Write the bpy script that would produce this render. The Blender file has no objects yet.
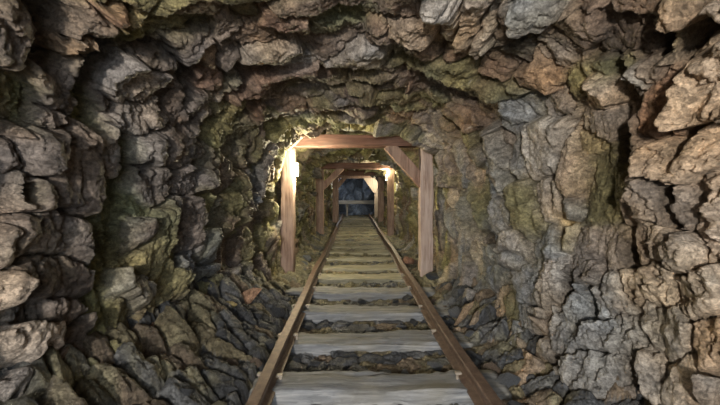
import bpy, bmesh, math, random
import numpy as np
from mathutils import Vector, Matrix, noise as mnoise

SC = bpy.context.scene
COL = SC.collection
random.seed(11)
RNG = np.random.default_rng(5)

# ------------------------------------------------------------------ camera
EYE = np.array([0.0, 0.0, 1.36])
FOC = 360.0
YAW, PITCH = math.radians(0.955), math.radians(1.83)
Fd = np.array([math.sin(YAW)*math.cos(PITCH), math.cos(YAW)*math.cos(PITCH), -math.sin(PITCH)])
Rd = np.array([math.cos(YAW), -math.sin(YAW), 0.0])
Ud = np.cross(Rd, Fd)
cam = bpy.data.cameras.new('camera')
cam_o = bpy.data.objects.new('camera', cam)
COL.objects.link(cam_o)
cam.sensor_width = 36.0
cam.lens = 36.0*FOC/720.0
cam.clip_start = 0.02
cam_o.matrix_world = Matrix(((Rd[0], Ud[0], -Fd[0], EYE[0]), (Rd[1], Ud[1], -Fd[1], EYE[1]),
                             (Rd[2], Ud[2], -Fd[2], EYE[2]), (0, 0, 0, 1)))
SC.camera = cam_o

def ray(px, py):
    return Fd + (px-360)/FOC*Rd + (202.5-py)/FOC*Ud

def at(px, py, Y):
    d = ray(px, py)
    return EYE + d*(Y/d[1])

# ------------------------------------------------------------------ numpy noise
def _h(ix, iy, s):
    n = (ix.astype(np.int64)*374761393 + iy.astype(np.int64)*668265263 + s*974711) & 0xffffffff
    n = ((n ^ (n >> 13))*1274126177) & 0xffffffff
    n = ((n ^ (n >> 16))*2246822519) & 0xffffffff
    return ((n ^ (n >> 15)) & 0xffffff)/float(0xffffff)

def vnoise(x, y, s=0):
    ix, iy = np.floor(x), np.floor(y)
    fx, fy = x-ix, y-iy
    ux, uy = fx*fx*fx*(fx*(fx*6-15)+10), fy*fy*fy*(fy*(fy*6-15)+10)
    a, b = _h(ix, iy, s), _h(ix+1, iy, s)
    c, d = _h(ix, iy+1, s), _h(ix+1, iy+1, s)
    return ((a+(b-a)*ux)*(1-uy) + (c+(d-c)*ux)*uy)*2-1

def fbm(x, y, s=0, o=4, g=0.5):
    r, a, t = 0, 1, 0
    for k in range(o):
        r = r + a*vnoise(x*(2.03**k)+k*17.3, y*(2.03**k)-k*9.1, s+k); t += a; a *= g
    return r/t

def ridged(x, y, s=0, o=4):
    r, a, t = 0, 1, 0
    for k in range(o):
        r = r + a*(1-2*np.abs(vnoise(x*(2.1**k)+k*7.7, y*(2.1**k)+k*3.1, s+k))); t += a; a *= 0.55
    return r/t

def worley(x, y, s=0, jit=0.9):
    ix, iy = np.floor(x), np.floor(y)
    f1 = np.full(x.shape, 9.0); f2 = np.full(x.shape, 9.0)
    id_ = np.zeros(x.shape); ox = np.zeros(x.shape); oy = np.zeros(x.shape)
    for i in (-1, 0, 1):
        for j in (-1, 0, 1):
            cx, cy = ix+i, iy+j
            dx = cx+0.5+(_h(cx, cy, s)-0.5)*jit-x
            dy = cy+0.5+(_h(cx, cy, s+1)-0.5)*jit-y
            d = np.sqrt(dx*dx+dy*dy)
            m = d < f1
            f2 = np.where(m, f1, np.minimum(f2, d))
            id_ = np.where(m, _h(cx, cy, s+2), id_)
            ox = np.where(m, dx, ox); oy = np.where(m, dy, oy)
            f1 = np.where(m, d, f1)
    return f1, f2, id_, ox, oy

def sst(a, b, x):
    t = np.clip((x-a)/(b-a), 0, 1)
    return t*t*(3-2*t)

# ------------------------------------------------------------------ tunnel profile
CZ = 1.25                       # height of the profile's centre
KA = 1.45                       # metres of arc per radian
def widths(Y):
    wl = np.interp(Y, [-3, 0.8, 2, 3.5, 5.0, 5.8, 6.6, 11, 12, 21], [1.6, 1.55, 1.52, 1.45, 1.36, 1.27, 1.38, 1.32, 1.25, 1.3])
    wr = np.interp(Y, [-3, 0.8, 2, 3.5, 5.0, 5.8, 6.6, 11, 12, 21], [1.6, 1.62, 1.62, 1.57, 1.54, 1.52, 1.50, 1.42, 1.40, 1.45])
    hu = np.interp(Y, [-3, 0.8, 2, 3.5, 5.0, 5.8, 6.6, 11, 12, 21], [1.3, 1.3, 1.27, 1.25, 1.20, 1.16, 1.2, 1.15, 1.1, 1.25])
    return wl, wr, hu

def radius(th, Y):
    wl, wr, hu = widths(Y)
    s, c = np.sin(th), np.cos(th)
    w = np.where(s < 0, wl, wr)
    h = np.where(c > 0, hu, 1.55)
    n = np.where(c > 0, 3.0, 5.5)
    return (np.abs(s/w)**n + np.abs(c/h)**n)**(-1/n)

def hit(px, py, lift=0.04):
    d = ray(px, py); lo, hi = 0.05, 40.0
    def f(t):
        p = EYE+d*t
        x, z = p[0], p[2]-CZ
        return math.hypot(x, z)-(float(radius(math.atan2(x, z), p[1]))-lift)
    for _ in range(50):
        m = 0.5*(lo+hi)
        if f(m) > 0: hi = m
        else: lo = m
    p = EYE+d*lo
    return np.array([p[1], math.atan2(p[0], p[2]-CZ)*KA])

# ------------------------------------------------------------------ colours of the rock
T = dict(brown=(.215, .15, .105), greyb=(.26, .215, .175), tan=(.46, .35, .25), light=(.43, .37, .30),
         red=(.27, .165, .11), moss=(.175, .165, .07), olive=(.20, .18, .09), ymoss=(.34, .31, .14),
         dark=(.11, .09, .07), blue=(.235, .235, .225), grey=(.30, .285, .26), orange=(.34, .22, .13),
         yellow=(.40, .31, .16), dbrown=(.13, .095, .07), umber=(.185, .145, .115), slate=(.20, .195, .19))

# px, py, rx, ry, level, colour : blocks of the near rock face, crevice shade painted dark, read off the photograph
ROCKS = [
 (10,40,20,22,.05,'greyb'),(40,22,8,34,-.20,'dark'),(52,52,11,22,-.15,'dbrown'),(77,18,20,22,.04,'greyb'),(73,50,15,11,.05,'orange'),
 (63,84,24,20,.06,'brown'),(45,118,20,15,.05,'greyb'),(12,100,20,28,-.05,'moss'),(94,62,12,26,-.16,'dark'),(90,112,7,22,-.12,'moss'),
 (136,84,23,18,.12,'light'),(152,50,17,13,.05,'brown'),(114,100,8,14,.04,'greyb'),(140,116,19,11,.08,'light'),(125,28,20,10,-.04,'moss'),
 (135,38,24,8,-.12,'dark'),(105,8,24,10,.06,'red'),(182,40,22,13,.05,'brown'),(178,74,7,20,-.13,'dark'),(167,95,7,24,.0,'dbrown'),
 (207,78,18,10,.03,'red'),(170,14,24,9,-.02,'olive'),(195,3,22,7,.05,'brown'),(227,20,15,11,.04,'brown'),(205,50,14,12,.03,'orange'),
 (225,50,14,10,.04,'brown'),(195,105,9,16,.03,'brown'),(215,108,9,14,.02,'olive'),(236,80,10,9,.02,'greyb'),
 (8,158,14,15,.06,'greyb'),(45,150,26,17,.09,'greyb'),(38,192,20,20,.08,'greyb'),(76,176,19,27,.09,'greyb'),(8,186,12,14,-.07,'olive'),
 (48,232,28,26,.06,'brown'),(6,245,12,24,.07,'light'),(112,170,8,40,-.15,'moss'),(112,230,13,34,-.14,'moss'),(92,255,10,30,-.13,'moss'),
 (126,206,9,12,-.05,'ymoss'),(117,148,9,20,.08,'light'),(129,156,5,14,-.13,'dark'),(148,146,11,19,.08,'light'),(172,144,12,19,.05,'brown'),
 (150,186,17,18,.05,'greyb'),(137,232,17,22,.06,'greyb'),(182,226,14,26,.05,'greyb'),(172,178,9,13,.02,'greyb'),(206,216,8,26,.0,'ymoss'),
 (225,178,8,22,.05,'greyb'),(226,226,10,18,.05,'greyb'),(192,196,6,10,-.13,'dark'),(160,250,8,18,-.04,'moss'),(195,150,7,18,.03,'greyb'),
 (210,140,6,18,.04,'ymoss'),(240,150,8,20,.02,'greyb'),(250,190,7,18,.03,'blue'),(246,235,8,18,.02,'greyb'),
 (8,288,12,20,.08,'tan'),(46,284,28,20,.04,'dbrown'),(30,343,27,20,.10,'tan'),(8,388,10,16,.06,'light'),(34,376,20,10,-.04,'red'),
 (68,358,14,20,.01,'dbrown'),(92,300,10,34,-.10,'moss'),(112,330,13,22,-.05,'olive'),(146,286,20,18,.12,'grey'),(157,350,20,14,.07,'red'),
 (153,378,18,12,.08,'blue'),(187,298,5,14,-.16,'dark'),(166,322,12,11,.03,'grey'),(107,366,12,18,.03,'olive'),(70,396,16,12,.02,'olive'),
 (185,345,14,14,.03,'olive'),(205,290,14,14,.02,'olive'),(205,268,11,12,.03,'grey'),(180,262,10,12,.03,'grey'),(130,395,14,12,.05,'grey'),
 (20,318,14,8,-.08,'dark'),(60,312,16,8,.02,'brown'),(120,280,8,20,-.05,'olive'),
 (272,15,24,8,.05,'red'),(312,6,34,7,.05,'brown'),(262,36,30,9,.06,'brown'),(288,54,38,11,.09,'light'),(360,56,30,13,.09,'light'),
 (374,40,20,8,.05,'brown'),(372,26,14,7,.04,'brown'),(415,28,25,11,.08,'tan'),(402,8,16,7,.05,'brown'),(447,22,11,16,.09,'light'),
 (466,26,13,15,.12,'tan'),(420,54,24,10,.05,'brown'),(457,52,14,8,.04,'brown'),(322,80,36,7,.03,'brown'),(283,78,16,6,.03,'greyb'),
 (290,104,20,8,.04,'brown'),(332,105,22,8,.05,'brown'),(376,98,20,6,.02,'brown'),(372,80,24,6,.03,'greyb'),(258,110,12,9,.05,'red'),
 (456,116,17,12,.06,'orange'),(430,74,16,8,.03,'brown'),(410,88,9,7,.03,'red'),(438,94,12,8,.0,'olive'),(350,12,26,8,-.05,'moss'),
 (330,30,20,9,.0,'olive'),(250,62,14,10,-.07,'dbrown'),(300,34,20,8,.02,'orange'),(240,8,14,8,.0,'olive'),(450,75,12,8,-.06,'dark'),
 (400,110,22,6,.02,'olive'),(350,120,30,5,.02,'ymoss'),(310,118,20,5,.04,'ymoss'),(280,128,12,7,.02,'ymoss'),(420,120,12,9,.01,'greyb'),
 (714,72,32,50,.16,'tan'),(664,16,18,16,.13,'tan'),(705,8,26,16,.15,'tan'),(608,36,20,24,-.10,'dbrown'),(580,32,16,14,.0,'brown'),
 (650,38,12,20,-.08,'dbrown'),(664,50,10,22,-.16,'dark'),(652,74,14,12,.02,'greyb'),(668,104,16,20,.03,'red'),(640,98,10,12,-.03,'greyb'),
 (594,100,12,14,.07,'tan'),(636,82,14,9,.04,'grey'),(614,68,15,14,-.04,'olive'),(544,76,20,13,.04,'orange'),(556,96,10,12,.02,'greyb'),
 (505,22,12,16,-.03,'dbrown'),(530,10,18,9,.04,'grey'),(496,70,14,13,.04,'red'),(520,112,12,13,.04,'grey'),(485,30,9,14,.07,'light'),
 (600,128,14,12,.03,'greyb'),(570,10,20,9,.03,'brown'),(620,10,22,8,.03,'brown'),(560,60,14,12,-.02,'greyb'),(515,48,14,12,-.06,'dark'),
 (480,108,14,14,.0,'brown'),(490,130,10,8,-.12,'dark'),(575,80,12,12,.0,'olive'),
 (536,158,18,26,.10,'light'),(548,196,13,20,.07,'light'),(568,166,9,26,.09,'tan'),(568,204,9,12,.08,'grey'),(566,232,7,14,.0,'yellow'),
 (605,186,18,38,-.05,'olive'),(590,140,12,12,-.02,'yellow'),(621,142,4,16,-.22,'dark'),(640,162,10,30,.05,'greyb'),(682,150,26,20,.12,'tan'),
 (660,205,22,20,.09,'greyb'),(664,243,22,16,.10,'light'),(638,236,8,24,.05,'greyb'),(692,205,4,30,-.22,'dark'),(712,225,15,36,.13,'tan'),
 (706,140,10,20,-.10,'dark'),(500,175,13,15,.03,'greyb'),(502,212,12,15,.03,'grey'),(492,238,5,9,-.18,'dark'),(520,244,12,15,.05,'light'),
 (545,246,11,14,.03,'blue'),(600,246,16,18,.0,'greyb'),(515,140,9,14,.0,'greyb'),(490,155,10,12,.03,'greyb'),(480,200,9,20,.0,'olive'),
 (530,288,13,16,.05,'grey'),(557,286,11,15,.04,'light'),(531,318,13,14,.04,'grey'),(584,272,12,12,.03,'greyb'),(600,296,16,12,.04,'grey'),
 (640,284,16,14,.07,'light'),(690,292,26,22,.10,'light'),(655,325,20,18,.05,'grey'),(612,335,20,18,.04,'grey'),(705,345,18,20,.08,'tan'),
 (570,325,12,18,.03,'grey'),(576,290,4,14,-.15,'dark'),(660,375,22,18,.06,'light'),(600,380,22,18,.04,'grey'),(545,350,12,14,.02,'grey'),
 (640,262,6,8,-.15,'dark'),(500,282,12,12,.02,'blue'),(490,262,8,10,.0,'grey'),(515,265,9,9,.03,'grey'),(555,385,16,14,.02,'blue'),
 (712,392,14,14,.08,'grey'),(510,310,11,12,.0,'olive'),(480,278,9,10,-.02,'blue'),
]
seeds = []      # y, a, M(2x2), level, tilt(2), colour, dome
for (px, py, rx, ry, lv, cn) in ROCKS:
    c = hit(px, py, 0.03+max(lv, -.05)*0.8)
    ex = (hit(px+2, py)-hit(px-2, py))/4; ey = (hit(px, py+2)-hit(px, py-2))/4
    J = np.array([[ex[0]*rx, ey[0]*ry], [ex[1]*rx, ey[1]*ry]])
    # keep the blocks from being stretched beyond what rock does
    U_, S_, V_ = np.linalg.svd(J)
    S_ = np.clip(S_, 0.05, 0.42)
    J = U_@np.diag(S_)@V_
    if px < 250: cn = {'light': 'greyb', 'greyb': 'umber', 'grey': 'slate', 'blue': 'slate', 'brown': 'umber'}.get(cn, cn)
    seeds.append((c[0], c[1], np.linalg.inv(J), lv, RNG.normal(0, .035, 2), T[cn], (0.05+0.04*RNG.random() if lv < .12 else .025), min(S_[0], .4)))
ncust = len(seeds)
cust = np.array([[s[0], s[1]] for s in seeds])
names_far = ['greyb', 'olive', 'ymoss', 'greyb', 'olive', 'brown', 'moss', 'grey']
names_left = ['umber', 'umber', 'greyb', 'dbrown', 'olive', 'slate', 'dark']
names_right = ['grey', 'greyb', 'light', 'greyb', 'tan', 'blue', 'olive']
names_top = ['brown', 'umber', 'brown', 'greyb', 'red', 'olive', 'dbrown']
y = -2.9; row = 0
AMAX = math.radians(150)*KA
while y < 21.5:
    sy = random.uniform(.22, .38) if y < 5 else random.uniform(.17, .3); row += 1
    a = -AMAX
    while a < AMAX:
        th = a/KA
        top = abs(th) < 0.75
        sa = (0.85 if top else 0.54)*(1 if y < 5 else .75)*random.uniform(.75, 1.4)
        bend = .10*math.sin(a*1.3+row*1.7)+.05*math.sin(a*3.1+row)
        yy, aa = y+bend+random.uniform(-.05, .05), a+random.uniform(-.1, .1)
        rowlv = .075*math.sin(row*2.4+a*.9)+.05*math.sin(row*5.1-a*1.7)
        d = np.min(np.hypot((cust[:, 0]-yy)*1.3, cust[:, 1]-aa)) if y > 0 else 9
        if d > 0.20:
            if yy > 5.4: nm = random.choice(names_far)
            elif top: nm = random.choice(names_top)
            elif a < 0: nm = random.choice(names_left)
            else: nm = random.choice(names_right)
            rot = random.gauss(0, .2)
            c_, s_ = math.cos(rot), math.sin(rot)
            Jm = np.array([[c_, -s_], [s_, c_]])@np.diag([sy*.55*random.uniform(.8, 1.25), sa*.55])
            seeds.append((yy, aa, np.linalg.inv(Jm), random.gauss(0, .028)+rowlv, RNG.normal(0, .045, 2), T[nm], 0.05+0.05*random.random(), .2))
        a += sa
    y += sy
SY = np.array([s[0] for s in seeds]); SA = np.array([s[1] for s in seeds])
SM = np.array([s[2] for s in seeds]); SL = np.array([s[3] for s in seeds])
ST = np.array([s[4] for s in seeds]); SCOL = np.array([s[5] for s in seeds]); SD = np.array([s[6] for s in seeds])

def cells(Yg, Ag):
    """weighted cells over a (rings x arc) grid"""
    shp = Yg.shape
    F1 = np.full(shp, 99.0); F2 = np.full(shp, 99.0); ID = np.zeros(shp, dtype=np.int32); CC = np.zeros(shp+(3,))
    B = 8
    for r in range(0, shp[0], B):
        yb, ab = Yg[r:r+B], Ag[r:r+B]
        idx = np.where((SY > yb.min()-.75) & (SY < yb.max()+.75))[0]
        W = np.full(yb.shape, 1e-9); cc = np.zeros(yb.shape+(3,)); cc += 2e-10; f1 = np.full(yb.shape, 99.0); f2 = f1.copy(); ii = np.zeros(yb.shape, dtype=np.int32)
        for i in idx:
            sel = np.where(np.abs(ab.mean(0)-SA[i]) < 1.2)[0]
            if len(sel) == 0: continue
            sl = slice(sel[0], sel[-1]+1)
            dy, da = yb[:, sl]-SY[i], ab[:, sl]-SA[i]
            M = SM[i]
            u = M[0, 0]*dy+M[0, 1]*da; v = M[1, 0]*dy+M[1, 1]*da
            d = (np.abs(u)**2.6+np.abs(v)**2.6)**(1/2.6)
            wt = np.exp(-4.0*d); W[:, sl] += wt; cc[:, sl] += wt[..., None]*SCOL[i]
            g1, g2, gi = f1[:, sl], f2[:, sl], ii[:, sl]
            m = d < g1
            f2[:, sl] = np.where(m, g1, np.minimum(g2, d))
            ii[:, sl] = np.where(m, i, gi)
            f1[:, sl] = np.where(m, d, g1)
        F1[r:r+B], F2[r:r+B], ID[r:r+B] = f1, f2, ii
        CC[r:r+B] = cc/W[..., None]
    return F1, F2, ID, CC

def rock_field(Y, A):
    wy = Y + .075*fbm(Y*3.6, A*3.0, 3, 4, .6) + .012*(_h(np.floor(Y*17+A*5), np.floor(A*13-Y*4), 6)-.5)
    wa = A + .095*fbm(Y*3.6+50, A*3.6, 7, 4, .6) + .016*(_h(np.floor(Y*17+A*5), np.floor(A*13-Y*4), 7)-.5)
    F1, F2, ID, CC = cells(wy, wa)
    e = F2-F1
    dy, da = wy-SY[ID], wa-SA[ID]
    op = sst(-.35, .35, fbm(Y*2.3+3, A*2.3, 12, 2))*.65+.35          # joints are open here, tight there
    lvl = SL[ID]*sst(0.0, .16+.2*op, e)
    dome = SD[ID]*op*(np.clip(e/.75, 0, 1)**.5)
    crev = -.05*op*np.exp(-(e/.07)**2)
    tilt = (ST[ID, 0]*dy*1.3 + ST[ID, 1]*da)*4.5*sst(0, .25, e)
    h = lvl+dome+crev+tilt
    # split planes: chipped facets inside each block
    rs = SD[ID]*97.0
    g1, g2, gi, gx, gy = worley(wy*6.0+rs, wa*3.6+rs*2, 21)
    gj = _h(np.floor(gi*999), ID, 5)-.5
    m2 = sst(-.3, .3, fbm(Y*1.7, A*1.7, 31, 2))*.5+.5
    m2 = m2*np.where(np.abs(A) < .62*KA, .62, 1.0)
    h = h + m2*(.016*(np.clip((g2-g1)/.22, 0, 1)**.6) + .040*(gi-.5) + .085*gx*(gi-.5) + .085*gy*gj)
    k1, k2, ki, kx, ky = worley(wy*16+rs, wa*8.5+.3*vnoise(Y*8, A*8, 2), 25)
    h = h + m2*(.008*(np.clip((k2-k1)/.25, 0, 1)**.7) + .016*(ki-.5) + .03*kx*(ki-.5))
    q1, q2, qi, qx, qy = worley(wy*40, wa*24, 27)
    h = h + .006*(qi-.5)*op + .010*qx*(qi-.5)
    # deep slots between the columns
    slot = sst(.52, .80, fbm(Y*3.4+11, A*.9, 37, 3)+.25*vnoise(Y*9, A*5, 39))
    h = h - .17*slot
    # upright ribs left by the drill rounds, wrapping round the tunnel
    u = (Y+.16*fbm(Y*.8, A*1.5, 33, 3)+.05*vnoise(Y*3, A*5, 34))/.37
    fr = u-np.floor(u)
    amp = .35+.65*sst(-.3, .3, vnoise(np.floor(u)*3.7, A*1.3, 35))
    amp = amp*np.where(ID < ncust, .55, 1.0)*np.where(SL[ID] < -.04, .3, 1.0)
    h = h + (.085*np.clip(np.minimum(fr*4.5, (1-fr)*1.45), 0, 1)**.8-.05)*amp
    # bedding steps: thin plates broken off in terraces
    tq = fbm(Y*3.1+40, A*3.8, 91, 5, .58)*7
    tf = tq-np.floor(tq)
    h = h + .021*(np.floor(tq)+sst(.0, .16, tf))*(.35+.65*sst(-.2, .3, vnoise(Y*1.3, A*1.3, 93)))
    # laminations and roughness
    h = h + .045*fbm(Y*1.1, A*1.1, 41, 2) + .008*ridged(Y*9+A*3, A*13-Y*2, 44, 3) + .0055*ridged(Y*38+A*9, A*60, 47, 3)
    # the rock was cut back where the timber frames stand
    cut = np.exp(-((Y-5.98)/.42)**4)+np.exp(-((Y-11.1)/.5)**4)+np.exp(-((Y-15.6)/.5)**4)+np.exp(-((Y-18.4)/.5)**4)
    h = h - np.clip(cut, 0, 1)*.6*np.clip(h-.06, 0, 1)
    # colour of each patch of stone
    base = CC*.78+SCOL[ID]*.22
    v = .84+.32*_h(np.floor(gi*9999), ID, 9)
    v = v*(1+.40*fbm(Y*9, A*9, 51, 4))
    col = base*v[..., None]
    warm = fbm(Y*2.6+3, A*2.6, 57, 3)
    col = col*(1+np.stack([.18*warm, .02*warm, -.22*warm], -1))
    rust = sst(.30, .62, fbm(Y*3.3+7, A*3.3+2, 61, 4))[..., None]*.5
    col = col*(1-.6*rust)+np.array([.27, .17, .10])*.6*rust
    # moss and lime film in hollows of the deeper tunnel
    mz = sst(1.6, 5.5, Y)*.62+.10
    mz = np.where(A > .9*KA, mz*.5, mz)
    mm = sst(.10, .45, fbm(Y*2.4, A*2.4+20, 71, 4)+.35*mz-.12)*mz
    mc = np.array([.185, .17, .075])*(1+.8*np.clip(vnoise(Y*6, A*6, 75), -.2, 1))[..., None]
    col = col*(1-mm[..., None])+mc*mm[..., None]
    # pale mineral veins
    vein = sst(.80, .97, ridged(Y*5+A*1.2, A*6-Y*2, 81, 3))*sst(.1, .5, fbm(Y*2, A*2, 85, 2))
    col = col*(1-.6*vein[..., None])+np.array([.62, .56, .46])*.6*vein[..., None]
    return h, np.clip(col, .015, .8)

# ------------------------------------------------------------------ materials
def new_mat(name):
    m = bpy.data.materials.new(name); m.use_nodes = True
    nt = m.node_tree; nt.nodes.clear()
    out = nt.nodes.new('ShaderNodeOutputMaterial'); b = nt.nodes.new('ShaderNodeBsdfPrincipled')
    nt.links.new(b.outputs[0], out.inputs[0])
    return m, nt, b

def N(nt, t, **k):
    n = nt.nodes.new(t)
    for a, v in k.items():
        if a.startswith('i_'):
            n.inputs[int(a[2:]) if a[2:].isdigit() else a[2:].replace('_', ' ')].default_value = v
        else: setattr(n, a, v)
    return n

def ramp(nt, fac, stops):
    r = nt.nodes.new('ShaderNodeValToRGB'); e = r.color_ramp.elements
    while len(e) < len(stops): e.new(.5)
    for k, (p, c) in enumerate(stops):
        e[k].position = p; e[k].color = (c[0], c[1], c[2], 1) if hasattr(c, '__len__') else (c, c, c, 1)
    nt.links.new(fac, r.inputs[0]); return r.outputs[0]

def mixc(nt, f, a, b, mode='MIX'):
    m = nt.nodes.new('ShaderNodeMix'); m.data_type = 'RGBA'; m.blend_type = mode
    for s, v in ((m.inputs[0], f), (m.inputs[6], a), (m.inputs[7], b)):
        if hasattr(v, 'is_output'): nt.links.new(v, s)
        elif hasattr(v, '__len__'): s.default_value = (*v[:3], 1)
        else: s.default_value = v
    return m.outputs[2]

def rock_mat(name, wet=0.0, bump=.8):
    m, nt, b = new_mat(name)
    at_ = N(nt, 'ShaderNodeVertexColor', layer_name='stone')
    tc = N(nt, 'ShaderNodeTexCoord')
    mp = N(nt, 'ShaderNodeMapping'); mp.inputs['Rotation'].default_value = (.3, .12, .2); mp.inputs['Scale'].default_value = (1, 1, 1.7)
    nt.links.new(tc.outputs['Object'], mp.inputs[0])
    n1 = N(nt, 'ShaderNodeTexNoise', i_Scale=14.0, i_Detail=8.0, i_Roughness=.68); nt.links.new(mp.outputs[0], n1.inputs['Vector'])
    n2 = N(nt, 'ShaderNodeTexNoise', i_Scale=70.0, i_Detail=5.0, i_Roughness=.7); nt.links.new(tc.outputs['Object'], n2.inputs['Vector'])
    c = mixc(nt, 1.0, at_.outputs[0], ramp(nt, n1.outputs[0], [(.28, .42), (.5, 1.0), (.72, 1.6)]), 'MULTIPLY')
    c = mixc(nt, 1.0, c, ramp(nt, n2.outputs[0], [(.3, .5), (.5, 1.0), (.7, 1.55)]), 'MULTIPLY')
    nt.links.new(c, b.inputs['Base Color'])
    rr = ramp(nt, n1.outputs[0], [(.3, .42-wet*.1), (.7, .75-wet*.1)])
    nt.links.new(rr, b.inputs['Roughness'])
    b.inputs['Specular IOR Level'].default_value = .5
    vm = N(nt, 'ShaderNodeMixRGB', i_0=.18); nt.links.new(tc.outputs['Object'], vm.inputs[1]); nt.links.new(n1.outputs[1], vm.inputs[2])
    vo = N(nt, 'ShaderNodeTexVoronoi', feature='DISTANCE_TO_EDGE', i_Scale=13.0); nt.links.new(vm.outputs[0], vo.inputs['Vector'])
    ck = ramp(nt, vo.outputs['Distance'], [(0.0, 0.0), (.045, 1.0)])
    add = N(nt, 'ShaderNodeMath', operation='MULTIPLY_ADD', i_1=.35); nt.links.new(n2.outputs[0], add.inputs[0]); nt.links.new(n1.outputs[0], add.inputs[2])
    ad2 = N(nt, 'ShaderNodeMath', operation='MULTIPLY_ADD', i_1=.22); nt.links.new(ck, ad2.inputs[0]); nt.links.new(add.outputs[0], ad2.inputs[2])
    bp = N(nt, 'ShaderNodeBump', i_Strength=bump, i_Distance=.045); nt.links.new(ad2.outputs[0], bp.inputs['Height'])
    nt.links.new(bp.outputs[0], b.inputs['Normal'])
    return m

def wood_mat(name, dark, mid, pale, scale=(6, 6, .8), axis='Z', dust=(.45, .38, .32), dustamt=.0, rough=.75):
    m, nt, b = new_mat(name)
    tc = N(nt, 'ShaderNodeTexCoord')
    mp = N(nt, 'ShaderNodeMapping')
    sc = {'Z': (16, 16, 1.1), 'X': (1.1, 16, 16), 'Y': (16, 1.1, 16)}[axis]
    mp.inputs['Scale'].default_value = sc
    nt.links.new(tc.outputs['Object'], mp.inputs[0])
    n = N(nt, 'ShaderNodeTexNoise', i_Scale=1.6, i_Detail=7.0, i_Roughness=.65, i_Distortion=.6); nt.links.new(mp.outputs[0], n.inputs['Vector'])
    n2 = N(nt, 'ShaderNodeTexNoise', i_Scale=3.0, i_Detail=4.0); nt.links.new(tc.outputs['Object'], n2.inputs['Vector'])
    c = ramp(nt, n.outputs[0], [(.3, dark), (.5, mid), (.68, pale)])
    f = ramp(nt, n2.outputs[0], [(.42, 0.0), (.68, dustamt)])
    c = mixc(nt, f, c, dust)
    nt.links.new(c, b.inputs['Base Color'])
    b.inputs['Roughness'].default_value = rough
    b.inputs['Specular IOR Level'].default_value = .3
    bp = N(nt, 'ShaderNodeBump', i_Strength=.7, i_Distance=.012); nt.links.new(n.outputs[0], bp.inputs['Height'])
    nt.links.new(bp.outputs[0], b.inputs['Normal'])
    return m

M_ROCK = rock_mat('mine_rock')
M_FLOOR = rock_mat('rubble_floor', .4, .9)
M_POST = wood_mat('red_brown_timber', (.13, .08, .06), (.27, .18, .14), (.40, .29, .235), dustamt=.35, dust=(.5, .38, .32))
M_BEAM = wood_mat('dark_red_beam', (.06, .03, .022), (.14, .07, .05), (.21, .11, .08), axis='X', dustamt=.1)
M_BRACE = wood_mat('brace_timber', (.13, .075, .055), (.27, .165, .125), (.40, .27, .21), dustamt=.3)
M_TIE = wood_mat('weathered_sleeper', (.075, .078, .084), (.20, .207, .215), (.36, .36, .355), axis='X', dustamt=.5, dust=(.25, .23, .18), rough=.6)
M_TIEF = wood_mat('muddy_sleeper', (.13, .12, .09), (.27, .255, .19), (.42, .395, .31), axis='X', dustamt=.5, dust=(.25, .235, .15), rough=.75)
M_LAMPLIT = wood_mat('lamplit_timber', (.30, .25, .20), (.5, .42, .34), (.62, .54, .45), dustamt=.1)  # lamplight on the far right post and board put into the wood colour
M_GREYW = wood_mat('grey_plank', (.12, .115, .10), (.22, .21, .19), (.32, .31, .28), axis='X', dustamt=.1)

def metal_mat(name, c1, c2, rough=.6, metallic=.35, sc=18):
    m, nt, b = new_mat(name)
    tc = N(nt, 'ShaderNodeTexCoord')
    n = N(nt, 'ShaderNodeTexNoise', i_Scale=float(sc), i_Detail=6.0, i_Roughness=.7); nt.links.new(tc.outputs['Object'], n.inputs['Vector'])
    nt.links.new(ramp(nt, n.outputs[0], [(.35, c1), (.65, c2)]), b.inputs['Base Color'])
    b.inputs['Roughness'].default_value = rough; b.inputs['Metallic'].default_value = metallic
    bp = N(nt, 'ShaderNodeBump', i_Strength=.35, i_Distance=.004); nt.links.new(n.outputs[0], bp.inputs['Height'])
    nt.links.new(bp.outputs[0], b.inputs['Normal'])
    return m
M_RAIL = metal_mat('rusted_rail', (.10, .066, .048), (.20, .135, .10), .5, .3)
M_SPIKE = metal_mat('worn_spike', (.20, .16, .12), (.52, .46, .38), .5, .3, 40)
M_LAMP = metal_mat('grey_lamp_housing', (.20, .20, .19), (.30, .30, .28), .5, .3)
M_CABLE = metal_mat('black_cable', (.02, .02, .02), (.035, .035, .035), .6, 0)
def emis(name, c, s):
    m, nt, b = new_mat(name)
    b.inputs['Base Color'].default_value = (*c, 1); b.inputs['Emission Color'].default_value = (*c, 1); b.inputs['Emission Strength'].default_value = s
    return m
M_GLOW = emis('lamp_lens', (1.0, .86, .55), 14)
M_GLOWW = emis('white_lamp_lens', (1.0, .92, .74), 10)

# ------------------------------------------------------------------ mesh helpers
def link(o, parent=None):
    COL.objects.link(o)
    if parent is not None: o.parent = parent
    return o

def tag(o, label=None, cat=None, group=None, kind=None):
    if label: o['label'] = label
    if cat: o['category'] = cat
    if group: o['group'] = group
    if kind: o['kind'] = kind
    return o

def empty(name, loc, label, cat, group=None):
    o = bpy.data.objects.new(name, None); o.location = loc; o.empty_display_size = .1
    link(o); return tag(o, label, cat, group)

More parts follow.
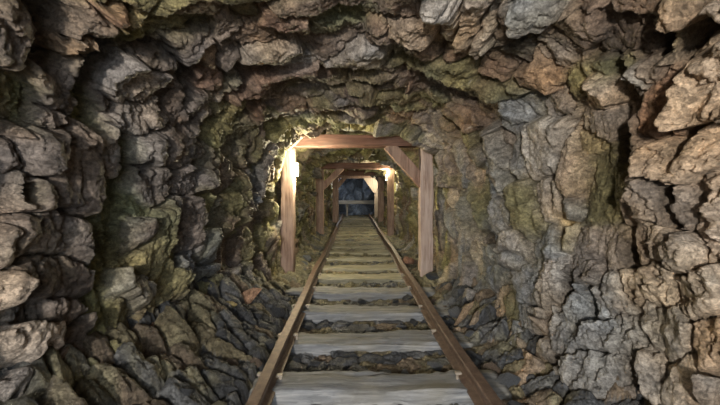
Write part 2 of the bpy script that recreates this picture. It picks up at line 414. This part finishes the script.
def grid_mesh(name, P, Cc, mat, flip=False):
    R, S = P.shape[:2]
    me = bpy.data.meshes.new(name)
    nv = R*S
    idx = np.arange(nv, dtype=np.int32).reshape(R, S)
    q = np.stack([idx[:-1, :-1], idx[:-1, 1:], idx[1:, 1:], idx[1:, :-1]], -1).reshape(-1, 4)
    if flip: q = q[:, ::-1]
    nf = len(q)
    me.vertices.add(nv); me.vertices.foreach_set('co', P.reshape(-1).astype(np.float32))
    me.loops.add(nf*4); me.loops.foreach_set('vertex_index', q.reshape(-1).astype(np.int32))
    me.polygons.add(nf)
    me.polygons.foreach_set('loop_start', np.arange(0, nf*4, 4, dtype=np.int32))
    me.polygons.foreach_set('loop_total', np.full(nf, 4, dtype=np.int32))
    me.polygons.foreach_set('use_smooth', np.ones(nf, dtype=bool))
    me.update(calc_edges=True)
    ca = me.color_attributes.new('stone', 'FLOAT_COLOR', 'POINT')
    c4 = np.ones((nv, 4), dtype=np.float32); c4[:, :3] = Cc.reshape(-1, 3)
    ca.data.foreach_set('color', c4.reshape(-1))
    me.materials.append(mat)
    return link(bpy.data.objects.new(name, me))

# ------------------------------------------------------------------ the rock tube
Ys = np.concatenate([np.arange(-2.8, .7, .05), np.arange(.7, 3.2, .0075), np.arange(3.2, 6.8, .011), np.arange(6.8, 21.2, .028)])
NA = 940
Av = np.linspace(-math.radians(146), math.radians(146), NA)*KA
Yg, Ag = np.meshgrid(Ys, Av, indexing='ij')
H, RC = rock_field(Yg, Ag)
TH = Ag/KA
Rr = radius(TH, Yg)-H
# blocks lean towards the mouth of the tunnel a little, so that their near faces overhang the gaps
lean = .25*(H-.03)
P = np.stack([np.sin(TH)*Rr, Yg-lean, CZ+np.cos(TH)*Rr], -1)
def sec(a0, a1):
    i0 = int(np.searchsorted(Av, math.radians(a0)*KA)); i1 = int(np.searchsorted(Av, math.radians(a1)*KA))+1
    return slice(i0, min(i1, NA))
for nm, a0, a1, lab in (('wall_left', -147, -47, 'rough brown and green hewn rock wall left of the track'),
                   ('ceiling', -47, 47, 'rough layered rock ceiling of the mine tunnel'),
                   ('wall_right', 47, 147, 'rough tan and grey hewn rock wall right of the track')):
    s = sec(a0, a1)
    o = grid_mesh(nm, P[:, s], RC[:, s], M_ROCK, flip=False)
    tag(o, lab, None, kind='structure')

# ------------------------------------------------------------------ sleeper rows
TIE_D, TIE_W = .788, .30
TIES = [2.675+TIE_D*k for k in range(-2, 21)]       # back edges
TCX = .11                                          # track centre
# ------------------------------------------------------------------ floor
def floor_h(X, Y):
    wx = X+.07*fbm(X*5, Y*5, 103, 4, .6); wy = Y+.07*fbm(X*5+9, Y*5, 107, 4, .6)
    f1, f2, gi, gx, gy = worley(wx*4.4, wy*6.6, 111)
    k1, k2, ki, kx, ky = worley(wx*15, wy*15, 115)
    ax = np.abs(X-TCX)
    side = sst(.85, 1.35, ax)
    right = sst(.0, .3, X-TCX)
    lump = (.055+.10*side*(1-.5*sst(4.5, 5.5, Y)))*(np.clip((f2-f1)/.5, 0, 1)**.6)*(.25+gi) + .022*(np.clip((k2-k1)/.45, 0, 1)**.6)*(.4+ki) + (.16*gx*(gi-.5)+.16*gy*(ki-.5)*.6)*side
    base = -.125 + .05*sst(5.0, 8.0, Y)*1.0
    scree = np.interp(ax, [0, .78, .95, 1.25, 1.7, 2.2], [0, .0, .05, .20, .50, .9])
    scree = scree + .13*sst(.78, .86, TCX-X)*(1-sst(4.0, 5.0, Y))
    scree = scree*(1-.25*right)*(1-.55*sst(4.3, 5.4, Y))
    h = base + lump + scree + .03*fbm(X*2, Y*2, 121, 3) + .006*ridged(X*22, Y*22, 125, 3)
    # the bed stays lower than the sleepers between the rails, and buries their ends
    h = np.where(ax < .8, np.minimum(h, -.012+.03*fbm(X*5, Y*5, 129, 3)-.055*(1-sst(4.2, 6.5, Y))), h)
    u = _h(np.floor(gi*9999), np.floor(gi*777), 9)
    dark = np.array([.075, .078, .082]); mud = np.array([.22, .185, .11]); bl = np.array([.15, .152, .152]); br = np.array([.19, .145, .10])
    ol = np.array([.22, .20, .125])
    c = np.where((u < .38)[..., None], dark, np.where((u < .62)[..., None], bl, np.where((u < .82)[..., None], br, mud)))
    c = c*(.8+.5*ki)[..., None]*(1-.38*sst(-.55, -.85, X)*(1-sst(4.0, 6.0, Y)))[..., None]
    fm = sst(3.2, 6.5, Y)*.75
    mk = np.clip(sst(-.1, .35, fbm(X*3, Y*3, 131, 4)+fm*.8-.25), 0, 1)[..., None]
    mc = ol*(1+.5*vnoise(X*7, Y*7, 135))[..., None]
    c = c*(1-mk*.85)+mc*mk*.85
    return h, np.clip(c, .02, .7)
fy = np.concatenate([np.arange(-2.8, 1.6, .06), np.arange(1.6, 4.5, .009), np.arange(4.5, 8, .014), np.arange(8, 21.2, .04)])
fx = np.linspace(-2.0, 2.15, 420)
FY, FX = np.meshgrid(fy, fx, indexing='ij')
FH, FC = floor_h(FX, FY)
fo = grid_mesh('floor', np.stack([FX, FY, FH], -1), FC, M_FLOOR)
tag(fo, 'muddy rubble strewn bed of the mine tunnel', None, kind='structure')

def fl(x, yv):
    h, c = floor_h(np.array([[x]]), np.array([[yv]])); return float(h[0, 0])

# far end of the tunnel
bx = np.linspace(-2.0, 2.1, 200); bz = np.linspace(-.3, 2.9, 160)
BX, BZ = np.meshgrid(bx, bz, indexing='ij')
w1, w2, wi, wx_, wy_ = worley(BX*2.1+.2*fbm(BX*3, BZ*3, 5, 3), BZ*1.5, 205)
BH = .35*(np.clip((w2-w1)/.6, 0, 1)**.7)*(.3+wi)+.08*ridged(BX*3, BZ*3, 209, 4)
BC = np.array([.155, .185, .235])*(.3+1.5*wi)[..., None]*(1+.4*fbm(BX*5, BZ*5, 211, 3))[..., None]  # blue haze of the far end put into the rock colour
bo = grid_mesh('wall_back', np.stack([BX, 20.9-BH, BZ], -1), np.clip(BC, .02, .6), M_ROCK, flip=True)
tag(bo, 'dark rock face closing the far end, coloured with blue haze', None, kind='structure')

# ------------------------------------------------------------------ beams with worn edges
def beam_mesh(name, p0, p1, w, h, mat, up=(0, 0, 1), seg=26, rough=.012, cs=5, chamf=.18, local=None, taper=0.0, bow=0.0):
    """hewn timber from p0 to p1; w sideways, h along up. Built about 'local' as origin."""
    p0, p1 = Vector(p0), Vector(p1)
    d = (p1-p0); L = d.length; d.normalize()
    side = d.cross(Vector(up)).normalized(); upv = side.cross(d).normalized()
    pr = []
    for k in range(4):                      # rounded rectangle
        cx, cy = [(1, 1), (-1, 1), (-1, -1), (1, -1)][k]
        for j in range(cs):
            t = (k*90+90*j/(cs-1))*math.pi/180
            r = chamf
            pr.append(((1-r)*cx*.5+math.cos(t)*r*.5, (1-r)*cy*.5+math.sin(t)*r*.5))
        # mid points of the flats for shape
        nx = [(-1, 1), (-1, -1), (1, -1), (1, 1)][k]
        for f in (.25, .5, .75):
            a0 = pr[-1] if f == .25 else a0
            b0 = ((1-chamf)*nx[0]*.5+math.cos(math.radians((k+1)*90))*chamf*.5, (1-chamf)*nx[1]*.5+math.sin(math.radians((k+1)*90))*chamf*.5)
            pr.append((a0[0]+(b0[0]-a0[0])*f, a0[1]+(b0[1]-a0[1])*f))
    n = len(pr); bm = bmesh.new(); rings = []
    off = random.uniform(0, 50)
    org = Vector(local) if local is not None else Vector((0, 0, 0))
    for i in range(seg+1):
        t = i/seg; c = p0+d*(L*t)+upv*(bow*math.sin(math.pi*t)); ring = []
        e = 1-.05*(max(0, abs(t-.5)*2-.96)/.04)
        tp = 1+taper*(t-.5)
        for (a, b) in pr:
            q = c+side*(a*w*e*tp)+upv*(b*h*e*tp)
            nz = mnoise.noise(Vector((q.x*3+off, q.y*3, q.z*3)))*.9+mnoise.noise(Vector((a*9+off, b*9, t*L*2.2)))*.9+mnoise.noise(q*17)*.35
            q = q+(side*a+upv*b)*nz*rough*2
            ring.append(bm.verts.new(q-org))
        rings.append(ring)
    for i in range(seg):
        for j in range(n):
            bm.faces.new((rings[i][j], rings[i][(j+1) % n], rings[i+1][(j+1) % n], rings[i+1][j]))
    bm.faces.new(rings[0][::-1]); bm.faces.new(rings[-1])
    bmesh.ops.recalc_face_normals(bm, faces=bm.faces)
    me = bpy.data.meshes.new(name); bm.to_mesh(me); bm.free()
    for p in me.polygons: p.use_smooth = len(p.vertices) == 4
    me.materials.append(mat)
    return me

def beam(name, p0, p1, w, h, mat, parent=None, **k):
    loc = Vector(parent.location) if parent is not None else None
    me = beam_mesh(name, p0, p1, w, h, mat, local=loc, **k)
    return link(bpy.data.objects.new(name, me), parent)

def boxm(name, size, mat, parent=None, loc=(0, 0, 0), bev=.006, seg=2, rot=None):
    bm = bmesh.new(); bmesh.ops.create_cube(bm, size=1)
    bmesh.ops.scale(bm, vec=size, verts=bm.verts)
    bmesh.ops.bevel(bm, geom=bm.edges[:], offset=bev, segments=seg, affect='EDGES', profile=.6)
    me = bpy.data.meshes.new(name); bm.to_mesh(me); bm.free(); me.materials.append(mat)
    o = bpy.data.objects.new(name, me); o.location = loc
    if rot: o.rotation_euler = rot
    return link(o, parent)

# ------------------------------------------------------------------ sleepers
ORD = ['nearest', 'second', 'third', 'fourth', 'fifth', 'sixth', 'seventh', 'eighth', 'ninth']
def spike_mesh():
    bm = bmesh.new()
    bmesh.ops.create_cube(bm, size=1, matrix=Matrix.Translation((0, 0, .01))@Matrix.Diagonal((.016, .016, .07, 1)))
    bmesh.ops.create_cube(bm, size=1, matrix=Matrix.Translation((.008, 0, .05))@Matrix.Diagonal((.046, .034, .016, 1)))
    bmesh.ops.bevel(bm, geom=bm.edges[:], offset=.003, segments=2, affect='EDGES')
    me = bpy.data.meshes.new('rail_spike'); bm.to_mesh(me); bm.free(); me.materials.append(M_SPIKE); return me
SPK = spike_mesh()
RAIL_L, RAIL_R = -.605, .826
vis = 0
desc = ['wide split grey', 'broad smooth bluish grey', 'pale worn grey', 'pale grey mud edged', 'thin brown tinged', 'mud flecked', 'low mossy', 'flat muddy olive', 'half buried olive']
for k, yb in enumerate(TIES):
    if yb < 1.7: continue
    if yb > 18.2: break
    near = yb < 6.2
    hgt = .17
    wv = TIE_W*random.uniform(.92, 1.08)
    z1 = random.uniform(-.012, .012)
    hl = 1.0 if yb < 5.5 else .86
    L0, L1 = TCX-hl+random.uniform(-.06, .06), TCX+hl+random.uniform(-.06, .06)
    yaw = random.uniform(-.015, .015)
    cy = yb-wv/2
    o = beam('railway_sleeper', (L0, cy-yaw, z1-hgt/2), (L1, cy+yaw, z1*.5-hgt/2), wv, hgt,
             M_TIE if yb < 5.2 else M_TIEF, None, seg=60 if near else 26, rough=.030, chamf=.24)
    # origin at its own centre
    c = Vector((TCX, cy, 0)); o.data.transform(Matrix.Translation(-c)); o.location = c
    if vis < 9: lab = '%s timber railway sleeper, %s from the camera' % (desc[vis], 'nearest' if vis == 0 else ORD[vis]+' sleeper')
    elif yb < 11.2: lab = 'olive muddy sleeper between the first and second timber frames, %s of that run' % ['first', 'second', 'third', 'fourth', 'fifth', 'sixth', 'seventh'][vis-9]
    else: lab = 'small dim sleeper on the far track beyond the second timber frame'
    tag(o, lab, 'sleeper', 'sleepers beyond the second timber frame' if 'small dim' in lab else 'wooden sleepers under the mine track')
    vis += 1
    if yb < 6.5:
        for rx in (RAIL_L, RAIL_R):
            for sx in (-1, 1):
                s = bpy.data.objects.new('rail_spike', SPK); s.parent = o; COL.objects.link(s)
                s.location = (rx+sx*.078-c.x, random.uniform(-.06, .06), z1-.008)
                s.rotation_euler = (0, 0, math.pi if sx > 0 else 0)

# ------------------------------------------------------------------ rails
def rail(name, x, y0, y1, label, mat):
    prof = [(-.065, 0), (.065, 0), (.065, .010), (.014, .024), (.009, .034), (.009, .080), (.014, .088), (.038, .096), (.040, .118), (.033, .127),
            (-.033, .127), (-.040, .118), (-.038, .096), (-.014, .088), (-.009, .080), (-.009, .034), (-.014, .024), (-.065, .010)]
    bm = bmesh.new(); rings = []
    seg = int((y1-y0)/.12)
    for i in range(seg+1):
        yv = y0+(y1-y0)*i/seg
        dx = .010*math.sin(yv*.9+x)+.006*math.sin(yv*2.3+x*4); dz = .006*math.sin(yv*1.7+x)
        rings.append([bm.verts.new((a+dx, yv-y0, b+dz)) for a, b in prof])
    n = len(prof)
    for i in range(seg):
        for j in range(n):
            bm.faces.new((rings[i][j], rings[i+1][j], rings[i+1][(j+1) % n], rings[i][(j+1) % n]))
    bm.faces.new(rings[0]); bm.faces.new(rings[-1][::-1])
    bmesh.ops.recalc_face_normals(bm, faces=bm.faces)
    me = bpy.data.meshes.new(name); bm.to_mesh(me); bm.free(); me.materials.append(mat)
    o = link(bpy.data.objects.new(name, me)); o.location = (x, y0, .0)
    tag(o, label, 'rail', 'rails of the mine track')
    return o
rail('steel_rail', RAIL_L, .9, 19.6, 'rusty brown steel rail on the left side of the track', M_RAIL)
rail('steel_rail', RAIL_R, .9, 19.6, 'rusty brown steel rail on the right side of the track', M_RAIL)

# ------------------------------------------------------------------ timber frames
M_PINK = wood_mat('dusty_lit_pink_timber', (.26, .175, .14), (.45, .34, .29), (.60, .49, .44), dustamt=.4, dust=(.62, .52, .46))  # dusty post wood, the light falling on it also put into the colour
def post(fr, x0t, x1t, x0b, x1b, ztop, Y, dep=.2, zb=-.16, mat=None):
    xt, xb = (x0t+x1t)/2, (x0b+x1b)/2
    return beam('post', (xb, Y, zb), (xt, Y, ztop), abs(x1b-x0b), dep, mat or M_POST, fr, up=(0, 1, 0), seg=40, rough=.014, chamf=.12)

def X(px, Y): return at(px, 190, Y)[0]
def Z(py, Y): return at(354, py, Y)[2]

Y1 = 6.0
f1 = empty('timber_frame', (.05, Y1, 0), 'nearest reddish timber frame, two thick posts under a lintel with a right brace', 'timber frame', 'timber frames supporting the tunnel')
post(f1, X(283, Y1), X(295, Y1), X(281, Y1), X(293.5, Y1), Z(148, Y1), Y1, .22)['label'] = 'reddish brown post split at the top'
post(f1, X(419.5, Y1), X(431.5, Y1), X(419.5, Y1), X(432, Y1), Z(147, Y1), Y1, .22, mat=M_PINK)['label'] = 'pale pinkish worn post'
beam('lintel', (X(285, Y1), Y1, Z(141.5, Y1)), (X(431, Y1), Y1, Z(141, Y1)), .24, Z(136, Y1)-Z(147.5, Y1), M_BEAM, f1, seg=46, rough=.012, chamf=.12)
beam('brace', (X(388, Y1), Y1-.02, Z(145, Y1)), (X(423, Y1), Y1-.02, Z(184, Y1)), .16, .19, M_BRACE, f1, up=(0, 0, 1), seg=24, rough=.008, chamf=.1)
Y2 = 11.1
f2 = empty('timber_frame', (.05, Y2, 0), 'middle timber frame with a brace only at its upper left corner', 'timber frame', 'timber frames supporting the tunnel')
post(f2, X(316.2, Y2), X(323.8, Y2), X(316.2, Y2), X(323.8, Y2), Z(169, Y2), Y2, .22)
post(f2, X(387.6, Y2), X(393.8, Y2), X(387.6, Y2), X(394, Y2), Z(169, Y2), Y2, .2)
beam('lintel', (X(315, Y2), Y2, Z(166, Y2)), (X(395, Y2), Y2, Z(166, Y2)), .24, Z(163, Y2)-Z(169, Y2), M_BEAM, f2, seg=30, rough=.012, chamf=.12)
beam('brace', (X(342, Y2), Y2-.02, Z(167.5, Y2)), (X(322, Y2), Y2-.02, Z(188, Y2)), .14, .18, M_BRACE, f2, seg=20, rough=.008, chamf=.1)
Y3 = 15.6
f3 = empty('timber_frame', (.05, Y3, 0), 'third timber frame, narrow dark posts and left brace under a thick dark lintel', 'timber frame', 'timber frames supporting the tunnel')
post(f3, X(332.5, Y3), X(338.5, Y3), X(332.5, Y3), X(338, Y3), Z(175, Y3), Y3, .22)
post(f3, X(378, Y3), X(384, Y3), X(378, Y3), X(384, Y3), Z(175, Y3), Y3, .22)
beam('lintel', (X(331, Y3), Y3, Z(172.5, Y3)), (X(385, Y3), Y3, Z(172.5, Y3)), .24, Z(169.5, Y3)-Z(175.6, Y3), M_BEAM, f3, seg=24, rough=.012, chamf=.12)
beam('brace', (X(347, Y3), Y3-.02, Z(175.5, Y3)), (X(336, Y3), Y3-.02, Z(188, Y3)), .14, .17, M_BRACE, f3, seg=16, rough=.008, chamf=.1)
Y4 = 18.4
f4 = empty('timber_frame', (.05, Y4, 0), 'farthest small timber frame with a lit pale corner board at upper right', 'timber frame', 'timber frames supporting the tunnel')
post(f4, X(335.5, Y4), X(338.5, Y4), X(335.5, Y4), X(338.5, Y4), Z(178, Y4), Y4, .18)
post(f4, X(374.5, Y4), X(378.5, Y4), X(374.5, Y4), X(378.5, Y4), Z(178, Y4), Y4, .18, mat=M_LAMPLIT)
beam('lintel', (X(334.5, Y4), Y4, Z(177, Y4)), (X(379, Y4), Y4, Z(177, Y4)), .2, .14, M_POST, f4, seg=20, rough=.01, chamf=.12)
# triangular corner board
def prism(name, pts, y0, y1, mat, parent):
    bm = bmesh.new()
    a = [bm.verts.new((p[0], y0, p[1])) for p in pts]; b = [bm.verts.new((p[0], y1, p[1])) for p in pts]
    n = len(pts); bm.faces.new(a); bm.faces.new(b[::-1])
    for i in range(n): bm.faces.new((a[i], b[i], b[(i+1) % n], a[(i+1) % n]))
    bmesh.ops.recalc_face_normals(bm, faces=bm.faces)
    bmesh.ops.bevel(bm, geom=bm.edges[:], offset=.006, segments=2, affect='EDGES')
    org = Vector(parent.location)
    for v in bm.verts: v.co -= org
    me = bpy.data.meshes.new(name); bm.to_mesh(me); bm.free(); me.materials.append(mat)
    return link(bpy.data.objects.new(name, me), parent)
g = prism('corner_board', [(X(363, Y4), Z(178, Y4)), (X(376, Y4), Z(178, Y4)), (X(376, Y4), Z(194, Y4)), (X(373, Y4), Z(192, Y4))], Y4-.13, Y4-.09, M_LAMPLIT, f4)
g['label'] = 'pale lit triangular board'

# barrier across the end of the track
Y5 = 19.5
br = empty('track_barrier', (.1, Y5, 0), 'low grey plank barrier across the end of the track', 'barrier')
beam('top_rail', (X(336, Y5), Y5, Z(202.3, Y5)), (X(377.5, Y5), Y5, Z(202.3, Y5)), .14, .20, M_GREYW, br, seg=20, rough=.008)
beam('post', (X(337.5, Y5), Y5+.09, -.12), (X(337.5, Y5), Y5+.09, Z(201, Y5)), .14, .12, M_GREYW, br, up=(0, 1, 0), seg=10, rough=.006)
beam('post', (X(376, Y5), Y5+.09, -.12), (X(376, Y5), Y5+.09, Z(201, Y5)), .14, .12, M_POST, br, up=(0, 1, 0), seg=10, rough=.006)
beam('post', (X(347, Y5), Y5+.09, -.12), (X(347, Y5), Y5+.09, Z(201, Y5)), .10, .10, M_GREYW, br, up=(0, 1, 0), seg=10, rough=.006)

# ------------------------------------------------------------------ lamps
def point(name, loc, power, col, size=.04, parent=None):
    l = bpy.data.lights.new(name, 'POINT'); l.energy = power; l.color = col; l.shadow_soft_size = size
    o = bpy.data.objects.new(name, l); o.location = loc; link(o, parent); return o

def lamp(loc, label, s=1.0, rotz=0.0, glow=M_GLOW):
    e = empty('bulkhead_lamp', loc, label, 'lamp', 'wall lamps along the tunnel'); e.rotation_euler = (0, 0, rotz)
    boxm('housing', (.075*s, .075*s, .17*s), M_LAMP, e, (0, 0, 0), .012*s, 3)
    boxm('bracket', (.05*s, .04*s, .05*s), M_LAMP, e, (-.055*s, 0, 0), .004, 2)
    for sg in (1, -1):
        lens = boxm('lens', (.055*s, .055*s, .022*s), glow, e, (0, 0, sg*.095*s), .008*s, 3)
    return e
la = at(296.3, 169.5, Y1-.02)
lamp(tuple(la), 'small grey lamp box fixed to the left post of the nearest timber frame')
WARM = (1.0, .89, .60)
point('lamp_light_up', (la[0]+.20, Y1-.30, la[2]+.10), 60, WARM, .06)
point('lamp_light_down', (la[0]+.06, Y1-.04, la[2]-.17), 30, WARM)
lb = at(386.3, 177.5, Y2-.03)
lamp(tuple(lb), 'tiny white glowing lamp beside the right post of the middle timber frame', .8, math.pi, M_GLOWW)
point('lamp_light_mid', (lb[0]-.02, Y2-.12, lb[2]+.17), 38, WARM, .07)
point('lamp_light_mid_far', (lb[0]-.05, Y2+.35, lb[2]+.1), 40, WARM)
# last lamp stands out of sight behind the third frame and lights the corner board
lc = np.array([X(378.5, Y4-.5)+.05, Y4-.7, 1.75])
lamp(tuple(lc), 'small lamp behind the right post of the third timber frame', .8, math.pi, M_GLOWW)
point('lamp_light_far', (lc[0]-.16, lc[1]-.05, lc[2]-.0), 30, (1.0, .88, .66))
ld = np.array([X(337, Y4)+.03, Y4+.125, 1.70])  # added lamp, hidden by the post, to brighten the back wall
lamp(tuple(ld), 'added unseen lamp behind the left post of the farthest timber frame', .8, 0, M_GLOWW)
point('added_end_light', (ld[0]+.1, ld[1]+.12, ld[2]), 20, (.82, .90, 1.0))

# cable clipped along the left rock from the lamp
# ------------------------------------------------------------------ loose stones
def stone_mesh(i, sx, sy, sz, col, n=11):
    rr = random.Random(i*31+7); bm = bmesh.new()
    for _ in range(n):
        v = Vector((rr.gauss(0, 1), rr.gauss(0, 1), rr.gauss(0, 1))).normalized()
        bm.verts.new((v.x*sx*rr.uniform(.8, 1), v.y*sy*rr.uniform(.8, 1), v.z*sz*rr.uniform(.75, 1)))
    r = bmesh.ops.convex_hull(bm, input=bm.verts)
    bmesh.ops.delete(bm, geom=[g for g in r['geom_interior'] if isinstance(g, bmesh.types.BMVert)], context='VERTS')
    bmesh.ops.bevel(bm, geom=bm.edges[:], offset=min(sx, sy, sz)*.07, segments=1, affect='EDGES')
    bmesh.ops.subdivide_edges(bm, edges=bm.edges[:], cuts=1, use_grid_fill=True)
    for v in bm.verts:
        v.co += v.co.normalized()*mnoise.noise(v.co*25+Vector((i, 0, 0)))*min(sx, sz)*.14
    me = bpy.data.meshes.new('loose_stone'); bm.to_mesh(me); bm.free()
    ca = me.color_attributes.new('stone', 'FLOAT_COLOR', 'POINT')
    for d in ca.data: d.color = (*col, 1)
    me.materials.append(M_FLOOR); return me
SCOLS = {'dark': (.07, .074, .08), 'bluish grey': (.16, .17, .185), 'brown': (.20, .15, .11), 'olive': (.19, .175, .11), 'pale grey': (.36, .35, .33)}
protos = {}
i = 0
for nm, c in SCOLS.items():
    protos[nm] = []
    for k in range(4):
        protos[nm].append(stone_mesh(i, random.uniform(.75, 1.2), random.uniform(.7, 1.1), random.uniform(.5, .8), c)); i += 1

PUT = []
def put_stone(x, yv, s, nm, label, group, dz=0.0):
    for (qx_, qy_, qs_) in PUT:
        if math.hypot(x-qx_, yv-qy_) < (s+qs_)*.95: return None
    PUT.append((x, yv, s))
    o = bpy.data.objects.new('loose_stone', random.choice(protos[nm]))
    o.scale = (s, s, s); o.rotation_euler = (random.uniform(-.3, .3), random.uniform(-.3, .3), random.uniform(0, 6.28))
    o.location = (x, yv, fl(x, yv)+s*.02+dz); COL.objects.link(o)
    return tag(o, label, 'stone', group)
# in the gaps between the sleepers
for k, yb in enumerate(TIES):
    if yb < 1.6 or yb > 7.5: continue
    gap0, gap1 = yb+.07, yb+TIE_D-TIE_W-.09
    n = 11 if yb < 4.5 else 8
    for j in range(n):
        x = random.uniform(RAIL_L+.1, RAIL_R-.1); s = random.uniform(.05, .10)
        nm = random.choice(['dark', 'dark', 'dark', 'bluish grey']) if yb < 4.4 else random.choice(['dark', 'olive', 'bluish grey', 'olive'])
        where = 'near' if yb < 3.6 else ('middle' if yb < 5.5 else 'further')
        put_stone(x, random.uniform(gap0, gap1), s, nm, '%s loose stone between the rails in the %s sleeper gaps' % (nm, where), '%s stones between the rails, %s gaps' % (nm, where))
for side, sgn in (('left', -1), ('right', 1)):
    for j in range(75):
        yv = 1.9+5.5*(random.random()**1.2)
        off = random.uniform(.84, 1.08)
        s = random.uniform(.06, .14)
        nm = random.choice(['dark', 'dark', 'bluish grey', 'brown', 'olive']) if side == 'left' else random.choice(['bluish grey', 'pale grey', 'brown', 'dark'])
        if yv > 4.5: nm = random.choice(['olive', 'brown', 'bluish grey', 'olive'])
        x = TCX+sgn*off
        wh = 'beside the near track' if yv < 4.5 else 'by the nearest timber frame'
        put_stone(x, yv, s, nm, '%s loose stone heaped %s of the rails %s' % (nm, side, wh), '%s stones %s of the rails %s' % (nm, side, wh))

# flat slabs and special pieces
def slab(px, py, Yv, size, rot, col, label, name='rock_slab', cat='rock slab'):
    me = stone_mesh(hash(label) % 1 + int(px), size[0], size[1], size[2], col, 18); me.name = name
    p = at(px, py, Yv)
    o = bpy.data.objects.new(name, me); o.location = p; o.rotation_euler = rot; COL.objects.link(o)
    return tag(o, label, cat)
slab(408, 261, 6.6, (.17, .15, .09), (.2, .1, .4), (.30, .165, .115), 'reddish brown stone resting against the right rail near the nearest timber frame', 'red_stone', 'stone')
slab(247, 297, 3.75, (.20, .11, .05), (.5, -.5, .3), (.40, .24, .15), 'orange brown tilted slab lying left of the track')
slab(226, 308, 3.4, (.15, .10, .05), (.6, -.4, -.2), (.34, .27, .12), 'ochre slab leaning in front of the orange brown slab')
slab(465, 312, 3.6, (.05, .035, .20), (.1, .6, .2), (.38, .27, .17), 'long tan splinter of rock leaning right of the right rail')
slab(476, 318, 3.4, (.04, .035, .13), (.1, .5, .1), (.30, .23, .16), 'shorter brown splinter of rock leaning beside the long tan one')
slab(432, 276, 5.2, (.12, .09, .07), (.2, .1, .4), (.06, .065, .07), 'black rounded stone at the foot of the pale right post', 'black_stone', 'stone')
slab(468, 226, 4.9, (.11, .06, .045), (.2, -.6, .4), (.52, .46, .40), 'pale wedge of rock jutting from the right wall behind the pale post')

# ------------------------------------------------------------------ sky, and unseen lights added behind the camera
w = bpy.data.worlds.new('world'); SC.world = w; w.use_nodes = True
bg = w.node_tree.nodes['Background']; bg.inputs[0].default_value = (.62, .72, .9, 1); bg.inputs[1].default_value = .6

def area(name, loc, target, power, col, sx, sy):
    l = bpy.data.lights.new(name, 'AREA'); l.energy = power; l.color = col; l.shape = 'RECTANGLE'; l.size = sx; l.size_y = sy
    o = bpy.data.objects.new(name, l); o.location = loc
    o.rotation_euler = (Vector(target)-Vector(loc)).to_track_quat('-Z', 'Y').to_euler(); link(o); return o
area('assumed_mouth_fill', (.1, -2.5, 1.7), (.1, 4, .6), 90, (.84, .92, 1.0), 2.2, 1.6)  # added soft fill, standing in for daylight from an assumed mouth
area('unseen_key_light', (-.8, -2.3, 1.6), (.7, 3.0, 1.3), 170, (1.0, .93, .84), .18, .18)  # added key light out of view, not a lamp of the tunnel

vs = SC.view_settings
vs.view_transform = 'Standard'; vs.look = 'None'; vs.gamma = 1.0; vs.exposure = 0.35; vs.use_curve_mapping = False
SC.cycles.max_bounces = 6
